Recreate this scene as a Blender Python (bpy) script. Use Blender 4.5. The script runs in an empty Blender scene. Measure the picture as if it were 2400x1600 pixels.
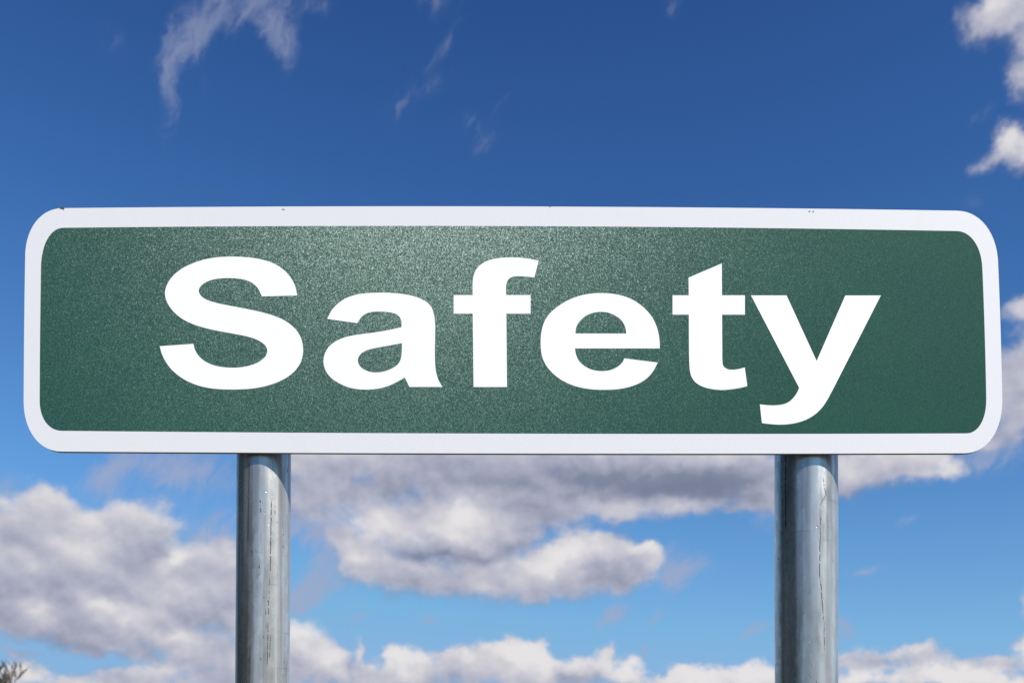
import bpy, bmesh, math, random
from mathutils import Vector, Matrix

scene = bpy.context.scene
COL = scene.collection
R = math.radians

# ------------------------------------------------------------------ camera, sky, sun, exposure
EYE = 1.60            # eye height, m
F = 2440.0            # focal length in pixels of a 2400 x 1600 frame
HY = 1755.0           # the horizon's row in that frame: it lies below the frame (shifted lens)
D = 1.4923            # distance to the face of the sign, m

cam_data = bpy.data.cameras.new('camera')
cam = bpy.data.objects.new('camera', cam_data)
COL.objects.link(cam)
cam.location = (0, 0, EYE)
cam.rotation_euler = (R(90), 0, 0)
cam_data.sensor_width = 36.0
cam_data.lens = 36.0 * F / 2400.0
cam_data.shift_y = (HY - 800.0) / 2400.0
cam_data.clip_start = 0.05
cam_data.clip_end = 20000
cam_data.dof.use_dof = True
cam_data.dof.focus_distance = D + 0.01
cam_data.dof.aperture_fstop = 9.0
scene.camera = cam

SUN_AZ = 55.0         # degrees to the right of straight behind the camera
SUN_EL = 38.0
az_dir = R(180.0 - SUN_AZ)
sun_vec = Vector((math.sin(az_dir) * math.cos(R(SUN_EL)), math.cos(az_dir) * math.cos(R(SUN_EL)), math.sin(R(SUN_EL))))

sun_data = bpy.data.lights.new('sun', 'SUN')
sun_data.energy = 5.0
sun_data.angle = R(0.53)
sun_data.color = (1.0, 0.955, 0.90)
sun = bpy.data.objects.new('sun', sun_data)
COL.objects.link(sun)
sun.location = sun_vec * 50
sun.rotation_euler = (-sun_vec).to_track_quat('-Z', 'Y').to_euler()

scene.view_settings.view_transform = 'Standard'
scene.view_settings.look = 'None'
scene.view_settings.exposure = 0.35
scene.view_settings.gamma = 1.0
scene.view_settings.use_curve_mapping = False

world = bpy.data.worlds.new('World')
scene.world = world
world.use_nodes = True
world.cycles.sampling_method = 'MANUAL'
world.cycles.sample_map_resolution = 512
W = world.node_tree
W.nodes.clear()


class NT:
    """small helper round a node tree"""
    def __init__(self, nt):
        self.nt = nt

    def node(self, kind, **kw):
        n = self.nt.nodes.new(kind)
        for k, v in kw.items():
            setattr(n, k, v)
        return n

    def put(self, sock, v):
        if isinstance(v, bpy.types.NodeSocket):
            self.nt.links.new(v, sock)
        elif v is not None:
            sock.default_value = v

    def math(self, op, a, b=None, c=None, clamp=False):
        n = self.node('ShaderNodeMath', operation=op, use_clamp=clamp)
        for s, v in zip(n.inputs, (a, b, c)):
            self.put(s, v)
        return n.outputs[0]

    def vec(self, op, a, b=None, c=None):
        n = self.node('ShaderNodeVectorMath', operation=op)
        for s, v in zip(n.inputs, (a, b, c)):
            self.put(s, v)
        return n.outputs['Value'] if op in ('DOT_PRODUCT', 'LENGTH', 'DISTANCE') else n.outputs[0]

    def combine(self, x, y, z):
        n = self.node('ShaderNodeCombineXYZ')
        for s, v in zip(n.inputs, (x, y, z)):
            self.put(s, v)
        return n.outputs[0]

    def sep(self, v):
        n = self.node('ShaderNodeSeparateXYZ')
        self.put(n.inputs[0], v)
        return n.outputs

    def noise(self, v, scale, detail=2.0, rough=0.5, dist=0.0, lac=2.0):
        n = self.node('ShaderNodeTexNoise')
        self.put(n.inputs['Vector'], v)
        n.inputs['Scale'].default_value = scale
        n.inputs['Detail'].default_value = detail
        n.inputs['Roughness'].default_value = rough
        n.inputs['Lacunarity'].default_value = lac
        n.inputs['Distortion'].default_value = dist
        return n

    def step(self, v, lo, hi, a=0.0, b=1.0, smooth=True):
        n = self.node('ShaderNodeMapRange')
        n.interpolation_type = 'SMOOTHSTEP' if smooth else 'LINEAR'
        n.clamp = True
        for s, x in zip(('Value', 'From Min', 'From Max', 'To Min', 'To Max'), (v, lo, hi, a, b)):
            self.put(n.inputs[s], x)
        return n.outputs[0]

    def mix(self, f, a, b, blend='MIX'):
        n = self.node('ShaderNodeMix', data_type='RGBA', blend_type=blend)
        self.put(n.inputs['Factor'], f)
        ins = [s for s in n.inputs if s.type == 'RGBA']
        for s, v in zip(ins, (a, b)):
            if isinstance(v, tuple) and len(v) == 3:
                v = v + (1.0,)
            self.put(s, v)
        return [s for s in n.outputs if s.type == 'RGBA'][0]


# clouds: (column, row, half width, half height, tilt in degrees, amount), frame of 2352 x 1568 turned
# into directions (azimuth, elevation) on the sky
K = 2400.0 / 2352.0


def sky_dir(px, py):
    u = (px * K - 1200.0) / F
    v = (HY - py * K) / F
    return math.atan(u), math.atan(v / math.sqrt(1 + u * u))


CUMULUS = [
    # large bank low on the left
    (60, 1200, 95, 55, 10, .7), (140, 1185, 60, 45, 0, .6), (330, 1190, 80, 45, 10, .7), (240, 1230, 80, 60, 0, .6), (30, 1280, 110, 80, 0, .75),
    (170, 1290, 150, 80, 0, .85), (370, 1230, 50, 50, 0, .5), (330, 1300, 110, 60, 0, .7), (60, 1360, 60, 45, 0, .5), (180, 1380, 140, 60, 0, .7),
    (450, 1340, 95, 60, 15, .7), (520, 1370, 70, 70, 0, .6), (400, 1400, 120, 50, 0, .7), (10, 1410, 60, 45, 0, .7), (110, 1410, 60, 35, 0, .65),
    (170, 1455, 95, 36, -8, .75), (260, 1440, 110, 42, -8, .8), (370, 1440, 70, 40, -10, .6), (560, 1430, 60, 40, 0, .5),
    (430, 1480, 80, 32, -14, .7), (510, 1500, 80, 34, 0, .7),
    (480, 1265, 70, 40, 20, .4), (540, 1310, 60, 46, 0, .55), (90, 1140, 60, 30, 0, .4), (300, 1500, 60, 22, -10, .45), (330, 1560, 90, 22, 0, .55), (150, 1568, 80, 16, 0, .45), (560, 1540, 70, 40, 0, .6),
    (370, 1540, 75, 24, 5, .65), (250, 1556, 80, 18, 0, .5), (40, 1550, 50, 36, 0, .7), (470, 1560, 60, 24, 0, .5), (560, 1550, 60, 30, 0, .4), (30, 1498, 40, 10, 0, .28),
    # grey deck under the board
    (760, 1055, 130, 45, 0, .7), (960, 1075, 200, 80, 0, .85), (1220, 1070, 220, 90, 0, .9), (1480, 1080, 220, 78, 0, .9),
    (1650, 1085, 140, 68, 0, .8), (1790, 1110, 90, 45, 0, .6), (700, 1090, 60, 40, 0, .5), (730, 1130, 60, 28, 10, .35),
    (770, 1150, 90, 50, 10, .42), (690, 1160, 40, 40, 0, .3), (880, 1195, 90, 48, 0, .75), (1010, 1215, 120, 52, 0, .8), (1120, 1210, 120, 60, 0, .8), (1230, 1165, 130, 50, 0, .7), (1400, 1155, 130, 34, 2, .65), (1560, 1150, 110, 26, 4, .55),
    (790, 1240, 60, 30, 0, .45), (1180, 1240, 60, 28, 0, .5),
    (1960, 1080, 130, 50, 10, .8), (2070, 1070, 100, 34, 6, .7), (2185, 1068, 36, 26, 0, .6), (1760, 1150, 50, 26, 0, .4),
    (1000, 1265, 110, 22, 0, .55),
    # the second, lower body
    (830, 1290, 60, 44, 0, .8), (930, 1310, 100, 50, 0, .8), (1060, 1325, 120, 46, 0, .85), (1190, 1330, 110, 46, 0, .8), (1270, 1290, 60, 46, 30, .8), (1335, 1262, 50, 38, 30, .75),
    (1340, 1315, 90, 56, 0, .85), (1420, 1290, 70, 55, 0, .8), (1485, 1290, 46, 48, 0, .75), (1400, 1250, 26, 24, 0, .5), (1490, 1252, 24, 20, 0, .5), (1230, 1365, 60, 18, 0, .5),
    # row of heads along the bottom
    (690, 1478, 62, 48, 0, .8), (660, 1530, 90, 46, 0, .8), (770, 1535, 90, 44, 0, .8), (745, 1500, 36, 24, 0, .5), (830, 1492, 12, 34, 0, .34), (850, 1556, 70, 26, 0, .7),
    (930, 1520, 50, 34, 0, .85), (970, 1560, 90, 40, 0, .8), (915, 1500, 26, 18, 0, .5), (1020, 1525, 50, 24, 0, .5), (1075, 1535, 60, 40, 0, .8), (1120, 1508, 52, 36, 0, .8),
    (1170, 1486, 34, 34, 0, .85), (1180, 1530, 80, 50, 0, .85), (1235, 1500, 28, 32, 0, .75), (1260, 1556, 70, 34, 0, .8), (1330, 1535, 58, 30, 0, .8), (1390, 1520, 24, 28, 0, .6),
    (1440, 1545, 42, 34, 0, .85), (1405, 1500, 12, 24, -30, .34), (1600, 1556, 70, 30, 0, .85), (1540, 1568, 60, 20, 0, .7), (1570, 1540, 22, 14, 0, .4), (1690, 1560, 50, 22, 0, .7), (1740, 1546, 52, 26, 0, .85),
    (1800, 1560, 60, 26, 0, .7), (1940, 1510, 60, 28, 0, .5), (2000, 1525, 70, 22, 0, .55), (2065, 1500, 26, 14, 0, .5), (2125, 1498, 50, 24, 0, .7), (2110, 1530, 16, 16, 0, .5), (2200, 1528, 120, 20, 0, .48), (2290, 1520, 60, 18, 0, .4),
    (1960, 1566, 60, 20, 0, .85), (2060, 1568, 50, 16, 0, .8), (2150, 1554, 80, 20, 0, .9), (2230, 1556, 60, 18, 0, .85), (2320, 1568, 70, 16, 0, .8), (2362, 1500, 26, 36, 0, .6),
    # right edge
    (2365, 700, 50, 26, 0, .5), (2362, 845, 60, 90, 0, .75), (2345, 950, 46, 56, 0, .6), (2290, 1008, 44, 20, 0, .34), (2310, 900, 30, 60, 0, .4),
    (2310, 15, 74, 48, 0, .42), (2370, 80, 50, 74, 0, .36), (2260, 50, 44, 44, 0, .32), (2350, 165, 26, 44, 0, .24),
    (2356, 335, 50, 42, 0, .48), (2310, 325, 30, 32, 30, .30), (2270, 375, 56, 22, 20, .27), (2370, 1390, 24, 40, 0, .42),
]
WISPS = [
    (394, 190, 20, 85, -4, .85), (402, 115, 24, 55, -30, .6), (450, 72, 80, 30, 42, .9), (505, 22, 70, 36, 25, .8), (580, 10, 70, 30, 0, .7),
    (625, 38, 56, 32, -45, .8), (650, 75, 26, 46, 8, .75), (655, 125, 12, 42, 6, .5), (530, 70, 24, 44, -20, .3), (440, 110, 22, 34, -10, .35),
    (270, 95, 45, 28, 0, .26), (725, 6, 60, 20, 10, .42), (1000, 8, 60, 34, 0, .34), (1542, 14, 28, 22, 0, .36),
    (1000, 132, 80, 13, 40, .34), (1030, 108, 26, 10, 48, .32), (990, 200, 85, 22, 25, .26), (910, 258, 42, 20, 48, .38),
    (1162, 216, 44, 11, 44, .42), (1080, 275, 20, 26, 0, .34), (1122, 318, 56, 16, 44, .46), (1100, 300, 22, 36, 0, .24),
    (2250, 268, 60, 14, 20, .28), (2230, 470, 40, 20, 0, .24), (470, 220, 14, 40, 0, .24),
    # thin grey scraps between the lower clouds
    (1410, 1418, 50, 22, 42, 0.90), (1505, 1412, 36, 13, 40, 0.67), (1742, 1440, 42, 15, 25, 0.75), (980, 1420, 38, 13, 0, 0.67),
    (828, 1413, 32, 13, 20, 0.61), (765, 1428, 24, 9, 35, 0.55), (1575, 1303, 48, 18, 10, 0.61), (1548, 1332, 26, 22, 0, 0.61),
    (1982, 1308, 38, 14, 0, 0.72), (1943, 1440, 30, 18, -40, 0.80), (560, 1215, 60, 40, 0, 0.43), (1480, 1500, 10, 24, -20, 0.58),
    (245, 1080, 75, 26, 40, 0.80), (440, 1085, 130, 50, 5, 0.80), (360, 1060, 60, 30, 0, 0.43), (470, 1280, 50, 30, 30, 0.72), (10, 1120, 40, 50, 0, 0.43),
    (705, 1205, 80, 36, 0, 0.80), (725, 1325, 76, 36, 40, 0.87), (695, 1380, 55, 30, 30, 0.80), (730, 1130, 50, 24, 10, 0.72), (2280, 1015, 60, 24, 20, 0.65),
    (2090, 1200, 40, 14, 0, 0.36), (35, 1498, 45, 14, -5, 0.80), (250, 1500, 40, 14, 10, 0.58),
    (800, 1180, 70, 70, 0, .5), (760, 1260, 60, 40, 20, .5), (690, 1160, 60, 60, 0, .5), (780, 1340, 50, 30, 20, .5), (470, 1230, 90, 60, 20, .5), (520, 1290, 60, 40, 0, .5),
    (260, 1130, 50, 30, 20, .4), (1570, 1320, 70, 40, 40, .4), (1540, 1270, 30, 40, 0, .4), (2260, 1060, 50, 30, 0, .5), (2330, 1040, 40, 40, 0, .4), (1760, 1180, 60, 40, 0, .5),
]


# lit heads (+) and shaded bodies (-)
TONE = [
    (200, 1265, 80, 44, 0, .7), (140, 1180, 110, 50, 0, .1), (150, 1385, 170, 50, 0, -0.35), (330, 1205, 110, 28, 10, .25), (330, 1265, 80, 70, 0, -0.21),
    (400, 1288, 44, 16, 35, .9), (390, 1365, 90, 40, 10, .6), (480, 1420, 110, 30, 0, -0.21), (90, 1395, 40, 35, 0, .9), (225, 1392, 60, 28, 0, 1.0),
    (290, 1428, 60, 26, 0, .8), (140, 1475, 100, 30, 0, -0.35), (410, 1462, 60, 26, 0, .7), (500, 1500, 60, 25, 0, -0.14), (380, 1535, 70, 18, 0, .5), (30, 1540, 50, 25, 0, .6),
    (20, 1260, 80, 50, 0, .2),
    (960, 1085, 220, 60, 0, -0.24), (890, 1135, 60, 50, 0, -0.24), (1220, 1090, 200, 60, 0, -0.21), (1500, 1110, 220, 50, 0, -0.43), (1680, 1120, 140, 50, 0, -0.51), (1380, 1140, 80, 50, 0, -0.21),
    (870, 1200, 70, 44, 0, .8), (1060, 1185, 75, 50, 0, 1.1), (1030, 1230, 120, 30, 0, .45), (1160, 1215, 60, 30, 0, .25), (1010, 1278, 160, 26, 0, -0.24),
    (1400, 1160, 90, 30, 0, .7), (1560, 1165, 90, 24, 0, .5), (1590, 1112, 170, 34, 3, -0.42), (1400, 1095, 140, 30, 0, -0.30), (1950, 1090, 60, 40, 0, .15), (2000, 1125, 100, 24, 0, -0.14), (2185, 1065, 40, 30, 0, .35), (1240, 1190, 120, 45, 0, -0.21),
    (825, 1280, 60, 36, 0, .6), (1290, 1275, 110, 40, 30, 1.0), (1270, 1320, 70, 30, 0, .45), (1100, 1340, 30, 30, 0, .3), (950, 1350, 150, 30, 0, -0.17), (1370, 1330, 130, 50, 0, -0.24), (1490, 1250, 35, 18, 0, .5),
    (690, 1450, 60, 40, 0, .7), (750, 1520, 60, 40, 0, .5), (930, 1515, 70, 45, 0, .8), (1180, 1510, 90, 55, 0, .9), (1050, 1550, 80, 25, 0, -0.14), (1250, 1520, 30, 30, 0, .5),
    (1340, 1520, 60, 25, 0, .3), (1440, 1540, 45, 40, 0, .7), (1600, 1550, 80, 28, 0, .8), (1740, 1540, 70, 28, 0, 1.0), (1330, 1550, 60, 20, 0, -0.21),
    (2110, 1495, 50, 20, 0, .3), (1960, 1560, 80, 20, 0, 1.0), (2150, 1550, 120, 25, 0, 1.0), (2300, 1562, 100, 20, 0, .9), (2000, 1515, 120, 25, 0, -0.14), (2250, 1525, 120, 18, 0, -0.27),
    (2360, 1490, 30, 40, 0, .5), (2360, 860, 70, 90, 0, .0), (2330, 980, 60, 40, 0, .1), (2280, 20, 45, 45, 0, .25), (2340, 330, 50, 40, 0, .3), (2340, 20, 50, 40, 0, -0.21),
    (1010, 1276, 150, 16, 0, -.35), (1180, 1262, 80, 16, 10, -.25), (980, 1298, 90, 20, 0, .35), (1130, 1296, 60, 20, 0, .25), (2060, 1518, 150, 20, 0, -.35),
    (1010, 1525, 40, 20, 0, -.25), (1300, 1556, 60, 16, 0, -.3), (830, 1530, 60, 24, 0, -.35), (60, 1300, 80, 40, 0, .25),
]


def build_sky():
    t = NT(W)
    d = t.node('ShaderNodeTexCoord').outputs['Generated']
    d = t.vec('NORMALIZE', d)
    sx, sy, sz = t.sep(d)
    az = t.math('ARCTAN2', sx, sy)
    el = t.math('ARCSINE', sz)
    # ragged outlines: the clouds' coordinates are stirred by noise of two sizes
    w1 = t.noise(d, 30.0, 5.0, 0.6).outputs['Color']
    w1 = t.vec('MULTIPLY', t.vec('SUBTRACT', w1, (.5, .5, .5)), (.032, .028, 0))
    p = t.vec('ADD', t.combine(az, el, 0.0), w1)

    def blobs(pv, table, grow=1.0):
        acc = None
        for (px, py, rx, ry, rot, a) in table:
            ca, ce = sky_dir(px, py)
            m = t.node('ShaderNodeMapping', vector_type='TEXTURE')
            t.put(m.inputs['Vector'], pv)
            m.inputs['Location'].default_value = (ca, ce, 0)
            m.inputs['Rotation'].default_value = (0, 0, R(rot))
            s = K / F * grow
            m.inputs['Scale'].default_value = (rx * s, ry * s, 1)
            g = t.node('ShaderNodeTexGradient', gradient_type='QUADRATIC_SPHERE')
            t.put(g.inputs[0], m.outputs[0])
            gf = g.outputs['Fac']
            acc = t.math('MULTIPLY', gf, a) if acc is None else t.math('MULTIPLY_ADD', gf, a, acc)
        return acc

    out_az = t.step(t.math('ABSOLUTE', az), .50, .75)
    low_el = t.step(el, .42, .05)
    q = t.vec('MULTIPLY', d, (1, 1, 1.3))
    body = blobs(p, CUMULUS, 1.75)
    # the same fair-weather cumulus goes on all round, out of frame
    rest = t.noise(q, 5.0, 3.0, .5).outputs['Fac']
    rest = t.step(rest, .50, .72, 0, .9)
    body = t.math('MULTIPLY_ADD', t.math('MULTIPLY', rest, out_az), low_el, body)
    # soft shoulder, so that overlapping heads do not fill up to a flat sheet
    body = t.math('DIVIDE', t.math('MULTIPLY', body, 1.25), t.math('ADD', body, .35))
    body = t.math('MINIMUM', body, 1.0)
    near = t.step(el, .05, .20)
    big, small = t.noise(q, 36.0, 8.0, .55).outputs['Fac'], t.noise(q, 70.0, 6.0, .56).outputs['Fac']
    n0 = t.math('SUBTRACT', t.math('MULTIPLY_ADD', near, t.math('SUBTRACT', big, small), small), .5)
    amp = t.step(body, .02, .40, .30, 1.25)
    dens = t.math('MULTIPLY_ADD', n0, amp, body)
    alpha = t.step(dens, .10, .76)
    # relief: puffs turn brighter towards the light, up and to the right
    na = t.noise(q, 40.0, 3.0, .5).outputs['Fac']
    nb = t.noise(t.vec('ADD', q, (.0045, 0, .0110)), 40.0, 3.0, .5).outputs['Fac']
    grad = t.math('SUBTRACT', na, nb)
    tone = blobs(p, TONE, 1.9)
    # what lies towards the light shades what lies below it
    above = blobs(t.vec('ADD', p, (.010, .020, 0)), CUMULUS, 1.75)
    above = t.math('MINIMUM', t.math('DIVIDE', above, t.math('ADD', above, .45)), 1.0)
    lit = t.math('MULTIPLY_ADD', grad, .64, .79)
    lit = t.math('MULTIPLY_ADD', tone, .80, lit)
    lit = t.math('MULTIPLY_ADD', n0, .10, lit)
    lit = t.math('MULTIPLY_ADD', above, -.62, lit)
    lit = t.math('MULTIPLY_ADD', t.step(dens, .15, .62, 1, 0), -.30, lit)
    lit = t.step(lit, -.30, 1.20, 0, 1, smooth=False)
    ramp = t.node('ShaderNodeValToRGB')
    t.put(ramp.inputs[0], lit)
    cr = ramp.color_ramp
    cr.elements[0].position = 0.0
    cr.elements[0].color = (.190, .220, .315, 1)
    cr.elements[1].position = 1.0
    cr.elements[1].color = (.79, .765, .78, 1)
    for pos, c_ in ((.20, (.225, .255, .360, 1)), (.48, (.430, .445, .550, 1)), (.68, (.585, .580, .645, 1)), (.86, (.73, .715, .735, 1))):
        e = cr.elements.new(pos)
        e.color = c_
    # high thin wisps
    pw = t.vec('ADD', t.combine(az, el, 0.0), t.vec('MULTIPLY', w1, (.55, .9, 0)))
    wisp = t.math('MINIMUM', blobs(pw, WISPS, 2.0), .8)
    m = t.node('ShaderNodeMapping', vector_type='TEXTURE')
    t.put(m.inputs['Vector'], t.vec('ADD', d, t.vec('SCALE', w1)))
    m.inputs['Rotation'].default_value = (0, R(-58), 0)
    m.inputs['Scale'].default_value = (1 / 34, 1 / 40, 1 / 120)
    wn = t.noise(m.outputs[0], 1.0, 6.0, .58, .5).outputs['Fac']
    wa = t.math('MULTIPLY_ADD', t.math('SUBTRACT', wn, .5), t.math('MULTIPLY', t.step(wisp, .0, .4), t.step(el, .30, .45, 1.3, 2.3)), wisp)
    wa = t.math('MULTIPLY', t.step(wa, .02, t.step(el, .26, .42, .90, 1.25)), t.step(el, .26, .42, .80, .42))

    sky = t.node('ShaderNodeTexSky', sky_type='NISHITA')
    sky.sun_disc = False
    sky.sun_elevation = R(SUN_EL)
    sky.sun_rotation = az_dir
    sky.altitude = 0
    sky.air_density = 1.0
    sky.dust_density = 0.0
    sky.ozone_density = 6.0
    # the film's response: deeper, more saturated blue
    ch = t.sep(sky.outputs[0])
    ex = 2 ** scene.view_settings.exposure
    chans = []
    for c_, top, knee, cap in zip(ch, (.335, .700, 1.22), (.050, .115, .25), (.235, .455, .735)):
        v = t.math('POWER', t.math('MULTIPLY', c_, STRENGTH), 2.0)
        v = t.math('DIVIDE', t.math('MULTIPLY', v, top), t.math('ADD', v, knee))
        chans.append(t.math('MULTIPLY', t.math('MINIMUM', v, cap), 1.0 / (STRENGTH * ex)))
    blue = t.combine(*chans)
    gain = 1.0 / (STRENGTH * 2 ** scene.view_settings.exposure)
    cloud = t.vec('SCALE', ramp.outputs[0])
    cloud.node.inputs['Scale'].default_value = gain
    thin = t.mix(t.step(el, .25, .40), tuple(c * gain for c in (.345, .40, .575)), tuple(c * gain for c in (.42, .45, .58)))
    col = t.mix(wa, blue, thin)
    col = t.mix(alpha, col, cloud)
    bg = t.node('ShaderNodeBackground')
    t.put(bg.inputs['Color'], col)
    bg.inputs['Strength'].default_value = STRENGTH
    o = t.node('ShaderNodeOutputWorld')
    W.links.new(bg.outputs[0], o.inputs[0])


STRENGTH = 0.10
build_sky()


# ------------------------------------------------------------------ helpers
def link(name, me, parent=None, mat=None):
    o = bpy.data.objects.new(name, me)
    COL.objects.link(o)
    if parent is not None:
        o.parent = parent
    if mat is not None:
        me.materials.append(mat)
    return o


def mesh_from(name, verts, faces, smooth=False):
    me = bpy.data.meshes.new(name)
    me.from_pydata(verts, [], faces)
    me.update()
    if smooth:
        me.polygons.foreach_set('use_smooth', [True] * len(me.polygons))
    return me


def material(name):
    m = bpy.data.materials.new(name)
    m.use_nodes = True
    t = NT(m.node_tree)
    bsdf = m.node_tree.nodes['Principled BSDF']
    return m, t, bsdf


def plane_pt(px, py, y=D):
    """where the line of sight through a point of the photograph meets the sign's plane"""
    return Vector(((px - 1200.0) * D / F, y, EYE + (HY - py) * D / F))


# ------------------------------------------------------------------ ground
def build_ground():
    m, t, b = material('winter_grass')
    co = t.node('ShaderNodeTexCoord').outputs['Object']
    n1 = t.noise(co, .35, 4, .6).outputs['Fac']
    n2 = t.noise(co, 14.0, 5, .7).outputs['Fac']
    c = t.mix(n1, (.060, .075, .022), (.135, .115, .050))
    c = t.mix(t.math('MULTIPLY', n2, .6), c, (.045, .060, .018))
    t.put(b.inputs['Base Color'], c)
    b.inputs['Roughness'].default_value = .95
    bump = t.node('ShaderNodeBump')
    bump.inputs['Strength'].default_value = .6
    bump.inputs['Distance'].default_value = .03
    t.put(bump.inputs['Height'], n2)
    t.put(b.inputs['Normal'], bump.outputs[0])
    S = 6000.0
    me = mesh_from('ground', [(-S, -S, 0), (S, -S, 0), (S, S, 0), (-S, S, 0)], [(0, 1, 2, 3)])
    o = link('ground', me, None, m)
    o['kind'] = 'structure'


build_ground()


# ------------------------------------------------------------------ the sign
sign = bpy.data.objects.new('road_sign', None)
COL.objects.link(sign)
sign.location = (0, D, 0)
sign['label'] = 'wide green road sign with white border reading Safety on two galvanised posts'
sign['category'] = 'road sign'
SIGN_INV = Matrix.Translation((0, -D, 0))


def corner(p0, p1, c, n=14, e=2.15):
    """rounded corner from tangent point p0 to p1 with the outer corner c (superellipse)"""
    out = []
    for i in range(n + 1):
        a = math.pi / 2 * i / n
        s, k = math.sin(a) ** (2 / e), math.cos(a) ** (2 / e)
        # p = p0 + along (c-p0) + along (p1-c)
        x = p0[0] + (c[0] - p0[0]) * s + (p1[0] - c[0]) * (1 - k)
        y = p0[1] + (c[1] - p0[1]) * s + (p1[1] - c[1]) * (1 - k)
        out.append((x, y))
    return out


def edge(p0, pm, p1, n=16):
    """slightly bowed edge through a middle point, ends left out"""
    out = []
    for i in range(1, n):
        u = i / n
        q = [(1 - u) * a + u * b for a, b in zip(p0, p1)]
        k = 4 * u * (1 - u)
        mid = [(a + b) / 2 for a, b in zip(p0, p1)]
        out.append((q[0] + (pm[0] - mid[0]) * k, q[1] + (pm[1] - mid[1]) * k))
    return out


def rounded(tl_x, tl_y, tr_y, tr_x, br_x, br_y, bl_y, bl_x):
    """outline in photograph pixels from the eight tangent points (clockwise)"""
    A, B = tl_y, tl_x      # left tangent, top tangent of the top left corner
    C, Dd = tr_x, tr_y
    E, Ff = br_x, br_y
    G, H = bl_y, bl_x
    pts = []
    pts += corner(A, B, (A[0] - .5, B[1]))
    pts += edge(B, ((B[0] + C[0]) / 2, min(B[1], C[1]) - 4.0), C)
    pts += corner(C, Dd, (Dd[0] - 3, C[1]))
    pts += edge(Dd, ((Dd[0] + E[0]) / 2 + 1.0, (Dd[1] + E[1]) / 2), E, 8)
    pts += corner(E, Ff, (E[0], Ff[1]))
    pts += edge(Ff, ((Ff[0] + G[0]) / 2, max(Ff[1], G[1]) + .6), G)
    pts += corner(G, H, (H[0], G[1]))
    pts += edge(H, ((H[0] + A[0]) / 2 - .5, (H[1] + A[1]) / 2), A, 8)
    return pts


# tangent points, 2400 x 1600 frame
outer = rounded(tl_y=(59.5, 606), tl_x=(149, 488.5), tr_x=(2240, 494.5), tr_y=(2339, 622),
                br_x=(2348.5, 938), br_y=(2258, 1062), bl_y=(146, 1058), bl_x=(56, 938))
inner = rounded(tl_y=(96.5, 634), tl_x=(150, 534.5), tr_x=(2240, 542), tr_y=(2302, 632),
                br_x=(2311, 936), br_y=(2264, 1015.5), bl_y=(146, 1009.5), bl_x=(93.5, 938))


def to_local(pts, y):
    return [SIGN_INV @ plane_pt(x, yy, D + y) for x, yy in pts]


def slab(name, pts, y0, y1, mat, bevel=0.0):
    """plate between the depths y0 (front) and y1 (back), outline in photograph pixels"""
    bm = bmesh.new()
    f = [bm.verts.new(v) for v in to_local(pts, y0)]
    k = [bm.verts.new(v) for v in to_local(pts, y1)]
    n = len(pts)
    front = bm.faces.new(f)
    bm.faces.new(list(reversed(k)))
    for i in range(n):
        bm.faces.new((f[i], k[i], k[(i + 1) % n], f[(i + 1) % n]))
    bmesh.ops.recalc_face_normals(bm, faces=bm.faces)
    if bevel:
        es = [e for e in front.edges]
        bmesh.ops.bevel(bm, geom=es, offset=bevel, segments=2, affect='EDGES', profile=.5)
    me = bpy.data.meshes.new(name)
    bm.to_mesh(me)
    bm.free()
    return link(name, me, sign, mat)


def ring(name, po, pi, y0, y1, mat):
    a, b = to_local(po, y0), to_local(pi, y0)
    c, e = to_local(po, y1), to_local(pi, y1)
    n = len(po)
    vs = a + b + c + e
    fs = []
    for i in range(n):
        j = (i + 1) % n
        fs.append((i, n + i, n + j, j))
        fs.append((i, j, 2 * n + j, 2 * n + i))
        fs.append((n + j, n + i, 3 * n + i, 3 * n + j))
        fs.append((2 * n + i, 2 * n + j, 3 * n + j, 3 * n + i))
    me = mesh_from(name, vs, fs)
    bm = bmesh.new()
    bm.from_mesh(me)
    bmesh.ops.recalc_face_normals(bm, faces=bm.faces)
    bm.to_mesh(me)
    bm.free()
    return link(name, me, sign, mat)


# materials of the board
def mat_white(name, col, rough, speck):
    m, t, b = material(name)
    co = t.node('ShaderNodeTexCoord').outputs['Object']
    n = t.noise(co, 900.0, 2, .5).outputs['Fac']
    big = t.noise(co, 3.0, 4, .6).outputs['Fac']
    dirt = t.step(t.noise(t.vec('MULTIPLY', co, (14, 1, 2.2)), 1.0, 5, .65).outputs['Fac'], .52, .80, 0, speck)
    c = t.mix(t.math('MULTIPLY', n, speck), col, tuple(x * .86 for x in col))
    c = t.mix(t.math('MULTIPLY', big, speck), c, tuple(x * .90 for x in col))
    c = t.mix(t.math('MULTIPLY', dirt, .35), c, (.55, .53, .50))
    t.put(b.inputs['Base Color'], c)
    b.inputs['Roughness'].default_value = rough
    b.inputs['IOR'].default_value = 1.45
    return m


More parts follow.
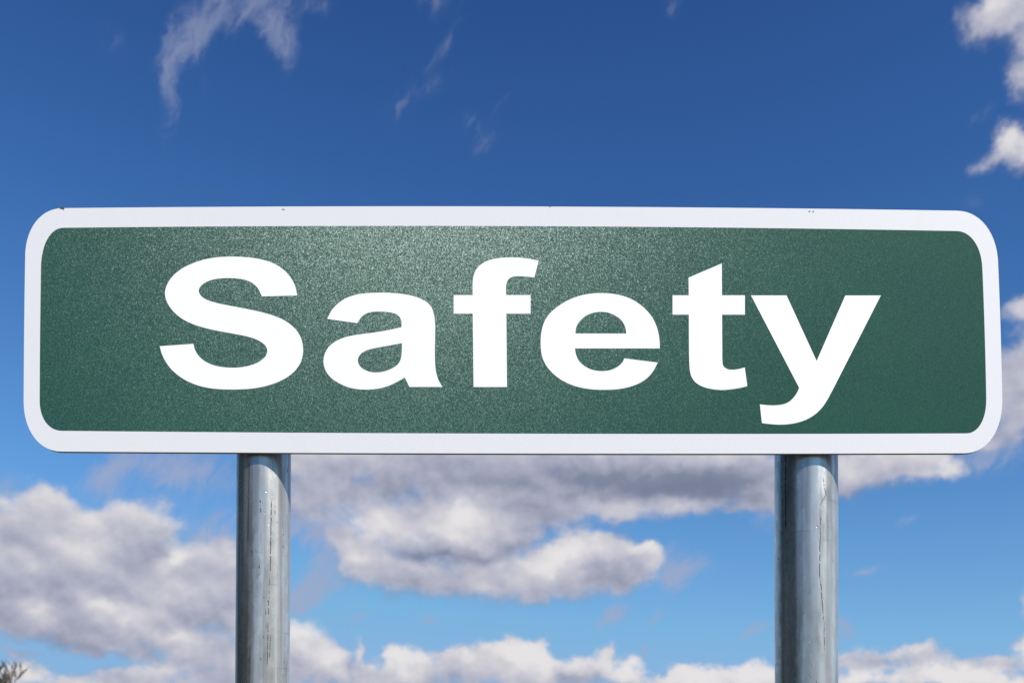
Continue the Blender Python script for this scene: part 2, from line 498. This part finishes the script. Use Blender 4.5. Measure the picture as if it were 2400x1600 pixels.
def mat_green():
    m, t, b = material('green_reflective_sheeting')
    co = t.node('ShaderNodeTexCoord').outputs['Object']
    cells = t.node('ShaderNodeTexVoronoi', feature='F1')
    t.put(cells.inputs['Vector'], co)
    cells.inputs['Scale'].default_value = 1050.0
    rnd = t.sep(cells.outputs['Color'])
    grain = t.noise(co, 760.0, 2, .7).outputs['Fac']
    blot = t.noise(co, 5.0, 5, .6).outputs['Fac']
    base = t.mix(t.step(grain, .30, .70), (.008, .052, .036), (.016, .092, .066))
    base = t.mix(t.step(blot, .45, .75, 0, .35), base, (.016, .100, .050))
    t.put(b.inputs['Base Color'], base)
    b.inputs['Roughness'].default_value = .5
    b.inputs['Specular IOR Level'].default_value = .06
    # beads in the sheeting: many tiny facets that tip out of the plane; they throw the sun's light back in a broad lobe
    bead = t.node('ShaderNodeBsdfGlossy')
    bead.distribution = 'GGX'
    t.put(bead.inputs['Color'], t.mix(rnd[2], t.mix(rnd[0], (.55, .66, .60), (1.0, .92, .92)), (.75, .95, .95)))
    bead.inputs['Roughness'].default_value = BEAD_ROUGH
    geo = t.node('ShaderNodeNewGeometry').outputs['Normal']
    jit = t.vec('MULTIPLY', t.vec('SUBTRACT', cells.outputs['Color'], (.5, .5, .5)), (.20, .0, .20))
    nrm = t.vec('NORMALIZE', t.vec('ADD', t.vec('ADD', geo, BEAD_TILT), jit))
    t.put(bead.inputs['Normal'], nrm)
    mixs = t.node('ShaderNodeMixShader')
    t.put(mixs.inputs[0], t.step(rnd[1], 0, 1.0, .009, BEAD_AMT, smooth=False))
    t.nt.links.new(b.outputs[0], mixs.inputs[1])
    t.nt.links.new(bead.outputs[0], mixs.inputs[2])
    out = [n for n in t.nt.nodes if n.type == 'OUTPUT_MATERIAL'][0]
    t.nt.links.new(mixs.outputs[0], out.inputs[0])
    return m


BEAD_ROUGH = .335
BEAD_AMT = .0245
BEAD_TILT = (.535, 0, .015)

m_border = mat_white('white_border_sheeting', (.80, .79, .805), .45, .25)
m_letter = mat_white('white_vinyl', (.97, .97, .97), .5, .0)
m_green = mat_green()


def mat_alu():
    m, t, b = material('weathered_aluminium')
    co = t.node('ShaderNodeTexCoord').outputs['Object']
    n = t.noise(co, 40.0, 4, .6).outputs['Fac']
    t.put(b.inputs['Base Color'], t.mix(n, (.20, .17, .15), (.34, .31, .29)))
    b.inputs['Metallic'].default_value = .6
    b.inputs['Roughness'].default_value = .55
    return m


m_alu = mat_alu()
T_PANEL = .0065
slab('panel', outer, 0.0, T_PANEL, m_alu)
ring('border', outer, inner, -.0006, -.0000, m_border)
# the coloured field, cut a hair smaller than the border's inner edge
slab('green_field', inner, -.0006, -.0000, m_green)
for nm in ('border', 'green_field'):
    bpy.data.objects[nm].location.y = -.0002

# ---- letters, traced outlines: (x, y) or (x, y, 1) for a corner
GLYPHS = [
    ('S', 4.753, 360, 590, [[(1602, 490, 1), (1578, 385), (1535, 300), (1470, 222), (1380, 155), (1270, 107), (1120, 74), (980, 61), (840, 58),
      (690, 68), (560, 92), (430, 135), (320, 190), (230, 260), (170, 335), (138, 410), (129, 460), (140, 530), (175, 605), (240, 685), (330, 755),
      (440, 808), (560, 847), (700, 880), (870, 911), (1020, 940), (1130, 972), (1215, 1018), (1255, 1060), (1268, 1102), (1255, 1155), (1215, 1200),
      (1140, 1245), (1040, 1277), (900, 1293), (760, 1284), (650, 1258), (560, 1212), (495, 1148), (460, 1085), (445, 1027, 1), (70, 1054, 1),
      (95, 1140), (140, 1230), (215, 1325), (330, 1415), (460, 1477), (600, 1515), (740, 1531), (890, 1535), (1080, 1526), (1230, 1502), (1370, 1458),
      (1490, 1398), (1580, 1322), (1640, 1230), (1664, 1140), (1666, 1070), (1650, 985), (1605, 893), (1530, 815), (1430, 752), (1310, 705),
      (1190, 672), (1030, 638), (860, 605), (720, 577), (610, 544), (545, 508), (512, 465), (505, 432), (520, 395), (560, 357), (630, 323),
      (720, 303), (840, 296), (950, 303), (1040, 322), (1110, 357), (1160, 405), (1190, 460), (1207, 500, 1)]]),
    ('a', 6.271, 740, 670, [[(172, 488, 1), (210, 405), (265, 325), (350, 245), (460, 178), (590, 135), (740, 112), (940, 103), (1140, 109),
      (1300, 126), (1430, 152), (1550, 195), (1650, 258), (1700, 315), (1728, 385), (1748, 480), (1756, 600), (1753, 800), (1751, 1000), (1756, 1160),
      (1770, 1270), (1800, 1370), (1840, 1450), (1866, 1486, 1), (1376, 1486, 1), (1345, 1420), (1308, 1346, 1), (1200, 1410), (1090, 1462),
      (960, 1502), (850, 1519), (730, 1525), (580, 1513), (450, 1480), (320, 1418), (220, 1345), (150, 1250), (120, 1160), (116, 1090), (135, 1000),
      (180, 915), (270, 832), (400, 768), (540, 732), (700, 708), (900, 682), (1080, 650), (1262, 610, 1), (1260, 530), (1240, 470), (1195, 425),
      (1120, 398), (1030, 385), (930, 380), (820, 388), (740, 412), (680, 455), (640, 505), (612, 550, 1)],
     [(1268, 843, 1), (1100, 875), (900, 911), (770, 942), (690, 980), (640, 1030), (620, 1085), (632, 1150), (680, 1210), (760, 1254), (850, 1272),
      (920, 1273), (1020, 1255), (1110, 1220), (1195, 1165), (1240, 1105), (1260, 1030), (1266, 950)]]),
    ('f', 4.752, 1050, 590, [[(63, 485, 1), (275, 485, 1), (275, 340), (285, 270), (312, 205), (360, 150), (430, 108), (510, 83), (600, 71), (700, 66),
      (800, 70), (900, 81), (1009, 102, 1), (962, 290, 1), (880, 280), (800, 276), (730, 280), (685, 300), (658, 333), (647, 380), (648, 485, 1),
      (920, 485, 1), (920, 692, 1), (650, 692, 1), (657, 1507, 1), (285, 1507, 1), (275, 692, 1), (63, 692, 1)]]),
    ('e', 6.032, 1250, 670, [[(1786, 886, 1), (1783, 780), (1765, 660), (1725, 535), (1660, 420), (1560, 310), (1430, 215), (1290, 153), (1120, 115),
      (950, 105), (790, 116), (640, 148), (490, 207), (360, 285), (250, 375), (170, 480), (125, 600), (105, 730), (103, 820), (115, 960), (155, 1080),
      (230, 1190), (330, 1285), (450, 1360), (600, 1420), (780, 1458), (980, 1470), (1180, 1462), (1340, 1433), (1480, 1384), (1600, 1310),
      (1690, 1210), (1758, 1085, 1), (1285, 1027, 1), (1260, 1080), (1210, 1130), (1140, 1172), (1070, 1196), (980, 1206), (880, 1198), (790, 1172),
      (700, 1118), (640, 1055), (605, 980), (586, 886, 1)],
     [(594, 676, 1), (600, 610), (625, 545), (680, 475), (750, 422), (840, 385), (950, 370), (1060, 382), (1150, 420), (1225, 470), (1275, 535),
      (1302, 600), (1313, 676, 1)]]),
    ('t', 4.75, 1560, 600, [[(76, 440, 1), (256, 440, 1), (254, 244, 1), (624, 86, 1), (626, 440, 1), (881, 440, 1), (881, 655, 1), (627, 655, 1),
      (629, 1000), (631, 1170), (637, 1215), (660, 1245), (695, 1262), (740, 1267), (800, 1261), (880, 1242, 1), (908, 1449, 1), (820, 1470),
      (720, 1485), (625, 1492), (530, 1484), (440, 1465), (370, 1434), (315, 1390), (282, 1330), (267, 1260), (261, 1150), (258, 900),
      (257, 655, 1), (76, 655, 1)]]),
    ('y', 4.7515, 1750, 680, [[(46, 61, 1), (442, 61, 1), (777, 790, 1), (1096, 62, 1), (1491, 62, 1), (1000, 1024, 1), (960, 1102), (895, 1222),
      (835, 1310), (760, 1382), (660, 1442), (530, 1482), (390, 1497), (280, 1493), (168, 1480, 1), (145, 1272, 1), (240, 1282), (330, 1282),
      (410, 1270), (475, 1240), (530, 1185), (565, 1130), (582, 1087, 1)]]),
]


def smooth_path(pts, n=5):
    """closed path through the points: smooth (centripetal Catmull-Rom) except at corners"""
    N = len(pts)
    P = [Vector((p[0], p[1])) for p in pts]
    cor = [len(p) > 2 for p in pts]
    out = []
    for i in range(N):
        a, b = P[i], P[(i + 1) % N]
        if cor[i] and cor[(i + 1) % N]:
            out.append(a)
            continue
        pm = P[i - 1] if not cor[i] else a + (a - b) * .6
        pn = P[(i + 2) % N] if not cor[(i + 1) % N] else b + (b - a) * .6
        t0 = 0.0
        t1 = t0 + max((a - pm).length, 1e-6) ** .5
        t2 = t1 + (b - a).length ** .5
        t3 = t2 + max((pn - b).length, 1e-6) ** .5
        for k in range(n):
            t = t1 + (t2 - t1) * k / n
            A1 = (t1 - t) / (t1 - t0) * pm + (t - t0) / (t1 - t0) * a
            A2 = (t2 - t) / (t2 - t1) * a + (t - t1) / (t2 - t1) * b
            A3 = (t3 - t) / (t3 - t2) * b + (t - t2) / (t3 - t2) * pn
            B1 = (t2 - t) / (t2 - t0) * A1 + (t - t0) / (t2 - t0) * A2
            B2 = (t3 - t) / (t3 - t1) * A2 + (t - t1) / (t3 - t1) * A3
            out.append((t2 - t) / (t2 - t1) * B1 + (t - t1) / (t2 - t1) * B2)
    return out


for ch, sc, ox, oy, loops in GLYPHS:
    cu = bpy.data.curves.new('letter', 'CURVE')
    cu.dimensions = '2D'
    cu.fill_mode = 'BOTH'
    cu.extrude = .0001
    for lp in loops:
        path = smooth_path(lp)
        sp = cu.splines.new('POLY')
        sp.points.add(len(path) - 1)
        for q, v in zip(sp.points, path):
            w = plane_pt(ox + v.x / sc, oy + v.y / sc)
            q.co = (w.x, w.z, 0, 1)
        sp.use_cyclic_u = True
    tmp = bpy.data.objects.new('letter_outline', cu)
    COL.objects.link(tmp)
    dg = bpy.context.evaluated_depsgraph_get()
    me = bpy.data.meshes.new_from_object(tmp.evaluated_get(dg))
    bpy.data.objects.remove(tmp)
    bpy.data.curves.remove(cu)
    me.transform(Matrix.Translation((0, -.0008 - .00012, 0)) @ Matrix.Rotation(R(90), 4, 'X'))
    me.materials.clear()
    me.name = 'letter'
    o = link('letter', me, sign, m_letter)
    o['label'] = 'white letter ' + ch


# small nicks on the board's upper edge
def mat_nick():
    m, t, b = material('dark_nick')
    co = t.node('ShaderNodeTexCoord').outputs['Object']
    n = t.noise(co, 300.0, 3, .6).outputs['Fac']
    t.put(b.inputs['Base Color'], t.mix(n, (.05, .04, .04), (.16, .13, .12)))
    b.inputs['Roughness'].default_value = .9
    return m


m_nick = mat_nick()
rng = random.Random(4)
for (px, py, w, h) in ((146, 488.3, 5.0, 1.8), (150, 490, 1.8, 2.2), (664, 491, 1.5, .9), (667, 492.5, .8, .7), (1290, 485, 1.2, .9), (1897, 496, 2.0, .8), (1906, 496.5, 1.6, 1.1)):
    pts = []
    for i in range(9):
        a = i / 9 * 2 * math.pi
        r = rng.uniform(.6, 1.15)
        pts.append((px + w * r * math.cos(a), py + h * r * math.sin(a)))
    slab('nick', pts, -.0016, -.0004, m_nick)


# ------------------------------------------------------------------ posts
def px_on_post(px, py, cx, cy, rad):
    """(angle from the camera-facing side, height) where a line of sight meets the post"""
    dx, dz = (px - 1200.0) / F, (HY - py) / F
    # |(dx*s - cx, s - cy)| = rad
    A, B, C = dx * dx + 1, -2 * (dx * cx + cy), cx * cx + cy * cy - rad * rad
    disc = B * B - 4 * A * C
    s = (-B - math.sqrt(max(disc, 0))) / (2 * A)
    return math.atan2(dx * s - cx, -(s - cy)), EYE + dz * s


def post_material(name, cx, cy, rad, marks, seed, base_l, base_d, grime_and_reflection):
    m, t, b = material(name)
    co = t.node('ShaderNodeTexCoord').outputs['Object']
    x, y, z = t.sep(co)
    th = t.math('ARCTAN2', x, t.math('MULTIPLY', y, -1.0))
    uv = t.combine(t.math('MULTIPLY', th, rad), t.math('ADD', z, seed), 0.0)
    # drawn lengthwise streaks, broad spangle-like blotches, fine grain
    st = t.noise(t.vec('MULTIPLY', uv, (260, 5.0, 1)), 1.0, 4, .6).outputs['Fac']
    st2 = t.noise(t.vec('MULTIPLY', uv, (75, 1.6, 1)), 1.0, 3, .55).outputs['Fac']
    bl = t.noise(uv, 38.0, 5, .62).outputs['Fac']
    fine = t.noise(t.vec('MULTIPLY', uv, (700, 160, 1)), 1.0, 3, .6).outputs['Fac']
    c = t.mix(t.step(st2, .3, .7), base_d, base_l)
    c = t.mix(t.step(bl, .42, .75, 0, .45), c, tuple(v * .72 for v in base_l))
    c = t.mix(t.step(st, .55, .8, 0, .40), c, tuple(v * .5 for v in base_d))
    c = t.mix(t.step(fine, .60, .85, 0, .30), c, (.16, .15, .14))
    stain = t.noise(t.vec('MULTIPLY', uv, (42, 7, 1)), 1.0, 5, .6).outputs['Fac']
    c = t.mix(t.step(stain, .50, .72, 0, .55), c, (.20, .185, .165))
    sp = t.node('ShaderNodeTexVoronoi', feature='F1')
    t.put(sp.inputs['Vector'], t.vec('MULTIPLY', uv, (150, 60, 1)))
    sp.inputs['Scale'].default_value = 1.0
    sp.inputs['Randomness'].default_value = 1.0
    spv = t.sep(sp.outputs['Color'])[0]
    c = t.mix(t.math('MULTIPLY', spv, .28), c, (.22, .215, .205))
    # left post: dirt and algae; right post: a dark reflection painted into the colour: (from angle, to angle, full below, none above, colour, amount)
    g0, g1, zlo, zhi, gcol, gamt = grime_and_reflection
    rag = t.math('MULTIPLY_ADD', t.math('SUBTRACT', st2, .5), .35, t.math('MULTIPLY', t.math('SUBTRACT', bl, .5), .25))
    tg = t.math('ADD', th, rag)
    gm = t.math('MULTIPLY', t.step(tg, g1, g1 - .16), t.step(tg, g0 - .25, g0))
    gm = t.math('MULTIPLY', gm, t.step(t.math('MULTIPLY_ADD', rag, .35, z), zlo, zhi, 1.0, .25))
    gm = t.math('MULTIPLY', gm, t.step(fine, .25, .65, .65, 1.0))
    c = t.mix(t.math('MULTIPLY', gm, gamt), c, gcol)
    # rings left by the rollers
    rg = t.noise(t.vec('MULTIPLY', uv, (9, 90, 1)), 1.0, 2, .5).outputs['Fac']
    c = t.mix(t.step(rg, .66, .74, 0, .30), c, (.17, .165, .16))
    # pits
    pit = t.noise(t.vec('MULTIPLY', uv, (210, 85, 1)), 1.0, 2, .5).outputs['Fac']
    pitm = t.step(pit, .70, .75)
    c = t.mix(t.math('MULTIPLY', pitm, .85), c, (.035, .028, .022))
    depth = t.math('MULTIPLY', pitm, -1.0)
    wob = t.noise(t.vec('MULTIPLY', uv, (0, 70, 0)), 1.0, 4, .6).outputs['Fac']
    wob = t.math('SUBTRACT', wob, .5)
    for (x0, y0, x1, y1, wpx, wobble, gap, col, amt) in marks:
        a0, z0 = px_on_post(x0, y0, cx, cy, rad)
        a1, z1 = px_on_post(x1, y1, cx, cy, rad)
        # angle along the mark runs from a0 (top) to a1 (bottom)
        u = t.step(z, z0, z1, a0, a1, smooth=False)
        da = t.math('SUBTRACT', th, t.math('MULTIPLY_ADD', wob, wobble * 2.0, u))
        w = wpx * D / F / rad
        line = t.step(t.math('ABSOLUTE', da), w * .35, w, 1, 0)
        inside = t.math('MULTIPLY', t.step(z, z1 - .004, z1 + .004), t.step(z, z0 + .004, z0 - .004))
        line = t.math('MULTIPLY', line, inside)
        if gap > 0:
            br = t.noise(t.vec('MULTIPLY', uv, (20, 150, 1)), 1.0, 3, .6).outputs['Fac']
            line = t.math('MULTIPLY', line, t.step(br, gap - .06, gap + .05))
        line = t.math('MULTIPLY', line, amt)
        c = t.mix(line, c, col)
    t.put(b.inputs['Base Color'], c)
    b.inputs['Metallic'].default_value = POST_METAL
    t.put(b.inputs['Roughness'], t.math('ADD', t.math('MULTIPLY_ADD', bl, .16, .13), t.math('MULTIPLY_ADD', st2, .10, t.math('MULTIPLY', spv, .08))))
    bump = t.node('ShaderNodeBump')
    bump.inputs['Strength'].default_value = .35
    bump.inputs['Distance'].default_value = .0006
    h = t.math('ADD', t.math('MULTIPLY', st2, 1.0), t.math('MULTIPLY', bl, .6))
    t.put(bump.inputs['Height'], t.math('ADD', h, depth))
    t.put(b.inputs['Normal'], bump.outputs[0])
    return m


POST_METAL = .72


def make_post(cx, rad, gap, height, lean, mat):
    """tube with a wall and a flat cap; its base stands on the ground"""
    n = 64
    vs, fs = [], []
    zs = [0.0, .5, 1.0, 1.4, 1.8, 2.1, height - .004, height]
    rs = [rad] * 7 + [rad - .004]
    for z, r in zip(zs, rs):
        for i in range(n):
            a = i / n * 2 * math.pi
            vs.append((r * math.cos(a), r * math.sin(a), z))
    for k in range(len(zs) - 1):
        for i in range(n):
            j = (i + 1) % n
            fs.append((k * n + i, k * n + j, (k + 1) * n + j, (k + 1) * n + i))
    fs.append(tuple(range((len(zs) - 1) * n, len(zs) * n)))
    fs.append(tuple(reversed(range(n))))
    me = mesh_from('post', vs, fs)
    me.polygons.foreach_set('use_smooth', [len(p.vertices) == 4 for p in me.polygons])
    o = link('post', me, sign, mat)
    o.location = (cx, T_PANEL + gap + rad, 0)
    o.rotation_euler = (0, lean, 0)
    return o


GAP = .0028
DARK, BROWN, PALE = (.02, .018, .016), (.12, .075, .035), (.85, .88, .9)
RL, RR = .0392, .0456


def post_center(px, rad):
    yc = D + T_PANEL + GAP + rad
    return (px - 1200.0) * yc / F, yc


lx, ly = post_center(617.0, RL)
rx_, ry_ = post_center(1893.0, RR)


def zl(x, y):
    return 500 + x / 2.8, 1040 + y / 2.8


def zr(x, y):
    return 1780 + x / 2.8, 1040 + y / 2.8


left_marks = []
for (x0, y0, x1, y1, w, wob, gap, col, a) in (
        (378, 375, 374, 830, 1.5, .004, .40, DARK, .95), (372, 830, 368, 1010, 1.0, .004, .50, DARK, .7),
        (364, 1030, 358, 1450, 1.3, .006, .42, DARK, .85), (378, 1260, 372, 1400, 1.3, .006, .45, DARK, .8),
        (304, 360, 312, 480, 1.8, .02, .52, BROWN, .9), (345, 1080, 352, 1200, 1.4, .02, .48, DARK, .9), (404, 400, 402, 470, 2.0, .02, .55, BROWN, .8),
        (302, 780, 300, 865, 1.6, .01, .55, DARK, .8), (386, 110, 384, 165, 1.2, .005, .4, DARK, .7), (334, 980, 332, 1060, 1.8, .02, .56, BROWN, .7),
        (250, 660, 254, 770, 2.2, .03, .54, DARK, .6), (392, 1110, 398, 1180, 1.0, .01, .45, PALE, .6), (470, 1340, 490, 1390, 1.4, .02, .45, PALE, .8),
        (232, 130, 226, 640, 3.0, .008, .40, (.10, .085, .07), .55), (330, 1240, 336, 1340, 2.0, .03, .55, BROWN, .8)):
    left_marks.append((*zl(x0, y0), *zl(x1, y1), w, wob, gap, col, a))
right_marks = []
for (x0, y0, x1, y1, w, wob, gap, col, a) in (
        (428, 225, 446, 330, 1.6, .03, .44, BROWN, .9), (446, 330, 408, 400, 1.6, .02, .46, BROWN, .8), (410, 470, 410, 620, 1.5, .025, .44, BROWN, .9),
        (408, 620, 404, 880, 1.7, .03, .42, BROWN, .95), (412, 900, 430, 1150, 1.7, .02, .42, BROWN, .95), (434, 1170, 436, 1340, 1.5, .03, .46, BROWN, .9),
        (182, 70, 182, 560, 2.6, .01, .42, DARK, .85), (155, 80, 160, 620, 2.0, .02, .50, DARK, .8), (190, 560, 186, 880, 1.4, .01, .5, DARK, .5),
        (338, 1290, 330, 1330, 1.6, .02, .46, PALE, .8), (372, 1420, 350, 1520, 1.4, .04, .48, PALE, .7), (270, 560, 262, 600, 1.2, .02, .5, PALE, .6), (366, 1430, 346, 1540, 1.2, .04, .52, DARK, .6)):
    right_marks.append((*zr(x0, y0), *zr(x1, y1), w, wob, gap, col, a))

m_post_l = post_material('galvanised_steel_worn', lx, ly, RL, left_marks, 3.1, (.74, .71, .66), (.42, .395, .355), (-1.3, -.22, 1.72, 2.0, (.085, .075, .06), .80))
m_post_r = post_material('galvanised_steel', rx_, ry_, RR, right_marks, 7.7, (.74, .725, .69), (.45, .435, .41), (-1.15, -.50, 2.3, 2.5, (.085, .083, .080), .66))  # last tuple: dark reflection down the left side, painted into the base colour
z_mid = EYE + (HY - 1330) * ly / F
pl = make_post(lx - .0065 * z_mid, RL, GAP, 2.34, .0065, m_post_l)
pl['label'] = 'thinner left post with black scratches'
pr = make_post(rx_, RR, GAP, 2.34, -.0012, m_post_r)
pr['label'] = 'thicker right post with a brown wavy crack'

# rails that hold the board off the posts, behind it
def box_mesh(name, x0, x1, y0, y1, z0, z1):
    vs = [(x, y, z) for x in (x0, x1) for y in (y0, y1) for z in (z0, z1)]
    fs = [(0, 1, 3, 2), (4, 6, 7, 5), (0, 4, 5, 1), (2, 3, 7, 6), (0, 2, 6, 4), (1, 5, 7, 3)]
    return mesh_from(name, vs, fs)


for zc in (2.115, 2.29):
    link('mounting_rail', box_mesh('mounting_rail', -.62, .62, T_PANEL, T_PANEL + GAP, zc - .018, zc + .018), sign, m_alu)


# ------------------------------------------------------------------ bare tree at the left edge
def mat_bark():
    m, t, b = material('grey_brown_bark')
    co = t.node('ShaderNodeTexCoord').outputs['Object']
    n = t.noise(co, 9.0, 5, .65).outputs['Fac']
    t.put(b.inputs['Base Color'], t.mix(n, (.055, .045, .036), (.15, .125, .10)))
    b.inputs['Roughness'].default_value = .9
    return m


def tube(vs, fs, pts, rads, n):
    base = len(vs)
    for k, (p, r) in enumerate(zip(pts, rads)):
        dirv = (pts[min(k + 1, len(pts) - 1)] - pts[max(k - 1, 0)]).normalized()
        u = dirv.orthogonal().normalized()
        v = dirv.cross(u)
        for i in range(n):
            a = i / n * 2 * math.pi
            vs.append(p + (u * math.cos(a) + v * math.sin(a)) * r)
    for k in range(len(pts) - 1):
        for i in range(n):
            j = (i + 1) % n
            fs.append((base + k * n + i, base + k * n + j, base + (k + 1) * n + j, base + (k + 1) * n + i))


def build_tree(loc, seed, height):
    rnd = random.Random(seed)
    tv, tf, cv, cf = [], [], [], []

    def grow(p, d, length, rad, depth):
        steps = 5 if depth < 3 else 3
        pts, rads = [p.copy()], [rad]
        for i in range(steps):
            d = (d + Vector((rnd.gauss(0, .10), rnd.gauss(0, .10), rnd.gauss(.05, .07)))).normalized()
            p = p + d * length / steps
            pts.append(p.copy())
            rads.append(rad * (1 - .5 * (i + 1) / steps))
        if depth == 0:
            tube(tv, tf, pts, rads, 10)
        else:
            tube(cv, cf, pts, rads, 5 if depth < 3 else 3)
        if depth >= 5:
            return
        kids = (6, 5, 5, 5, 4)[depth]
        for k in range(kids):
            u = .35 + .65 * (k + rnd.random()) / kids
            i = min(int(u * steps), steps - 1)
            q = pts[i].lerp(pts[i + 1], u * steps - i)
            a = rnd.random() * 2 * math.pi
            side = Vector((math.cos(a), math.sin(a), 0))
            dd = (pts[i + 1] - pts[i]).normalized()
            spread = rnd.uniform(.45, .95)
            nd = (dd + side * spread + Vector((0, 0, .18))).normalized()
            grow(q, nd, length * rnd.uniform(.48, .70), max(rads[i] * .55, .009), depth + 1)

    grow(Vector((0, 0, -.05)), Vector((.03, .02, 1)), height * .45, height * .022, 0)
    zmax = max(v.z for v in cv)
    s = height / zmax
    tv[:] = [v * s for v in tv]
    cv[:] = [v * s for v in cv]
    root = bpy.data.objects.new('bare_tree', None)
    COL.objects.link(root)
    root.location = loc
    root['label'] = 'bare leafless tree whose brown twigs reach in at the lower left corner'
    root['category'] = 'tree'
    mb = mat_bark()
    link('trunk', mesh_from('trunk', tv, tf, True), root, mb)
    link('crown', mesh_from('crown', cv, cf, True), root, mb)
    return [v + Vector(loc) for v in cv]


def build_hedge(x0, x1, y0, y1, height, seed):
    """clipped-looking but ragged evergreen hedge standing beyond the frame, mirrored in the posts"""
    rnd = random.Random(seed)
    root = bpy.data.objects.new('hedge', None)
    COL.objects.link(root)
    root.location = ((x0 + x1) / 2, (y0 + y1) / 2, 0)
    root['label'] = 'dense dark evergreen hedge standing left of the sign, outside the frame'
    root['category'] = 'hedge'
    m, t, b = material('evergreen_leaf')
    co = t.node('ShaderNodeTexCoord').outputs['Object']
    n = t.noise(co, 3.0, 4, .6).outputs['Fac']
    t.put(b.inputs['Base Color'], t.mix(n, (.022, .036, .012), (.060, .075, .026)))
    b.inputs['Roughness'].default_value = .7
    hx, hy = (x1 - x0) / 2, (y1 - y0) / 2
    vs, fs = [], []
    for i in range(26000):
        while True:
            u, v, w = rnd.uniform(-1, 1), rnd.uniform(-1, 1), rnd.random()
            if max(abs(u), abs(v), w) > .72:
                break
        top = height * (.93 + .05 * math.sin(v * 23) + .04 * math.sin(v * 61 + 1))
        p = Vector((u * hx, v * hy, w * top))
        a = Vector((rnd.gauss(0, 1), rnd.gauss(0, 1), rnd.gauss(0, 1))).normalized()
        c = a.orthogonal().normalized()
        s = rnd.uniform(.05, .12)
        k = len(vs)
        vs += [p - a * s, p + c * s * .5, p + a * s, p - c * s * .5]
        fs.append((k, k + 1, k + 2, k + 3))
    link('foliage', mesh_from('foliage', vs, fs), root, m)
    sv, sf = [], []
    yy = -hy + .3
    while yy < hy:
        tube(sv, sf, [Vector((rnd.uniform(-.1, .1), yy, -.02)), Vector((rnd.uniform(-.2, .2), yy, height * .4)), Vector((rnd.uniform(-.3, .3), yy, height * .8))], [.05, .04, .015], 6)
        yy += .6
    link('stems', mesh_from('stems', sv, sf, True), root, bpy.data.materials['grey_brown_bark'])


TREE_Y = 20.0
crown_pts = build_tree((-10.33, TREE_Y, 0), 11, 3.62)
build_hedge(-8.6, -6.8, -7.5, 5.6, 5.0, 5)
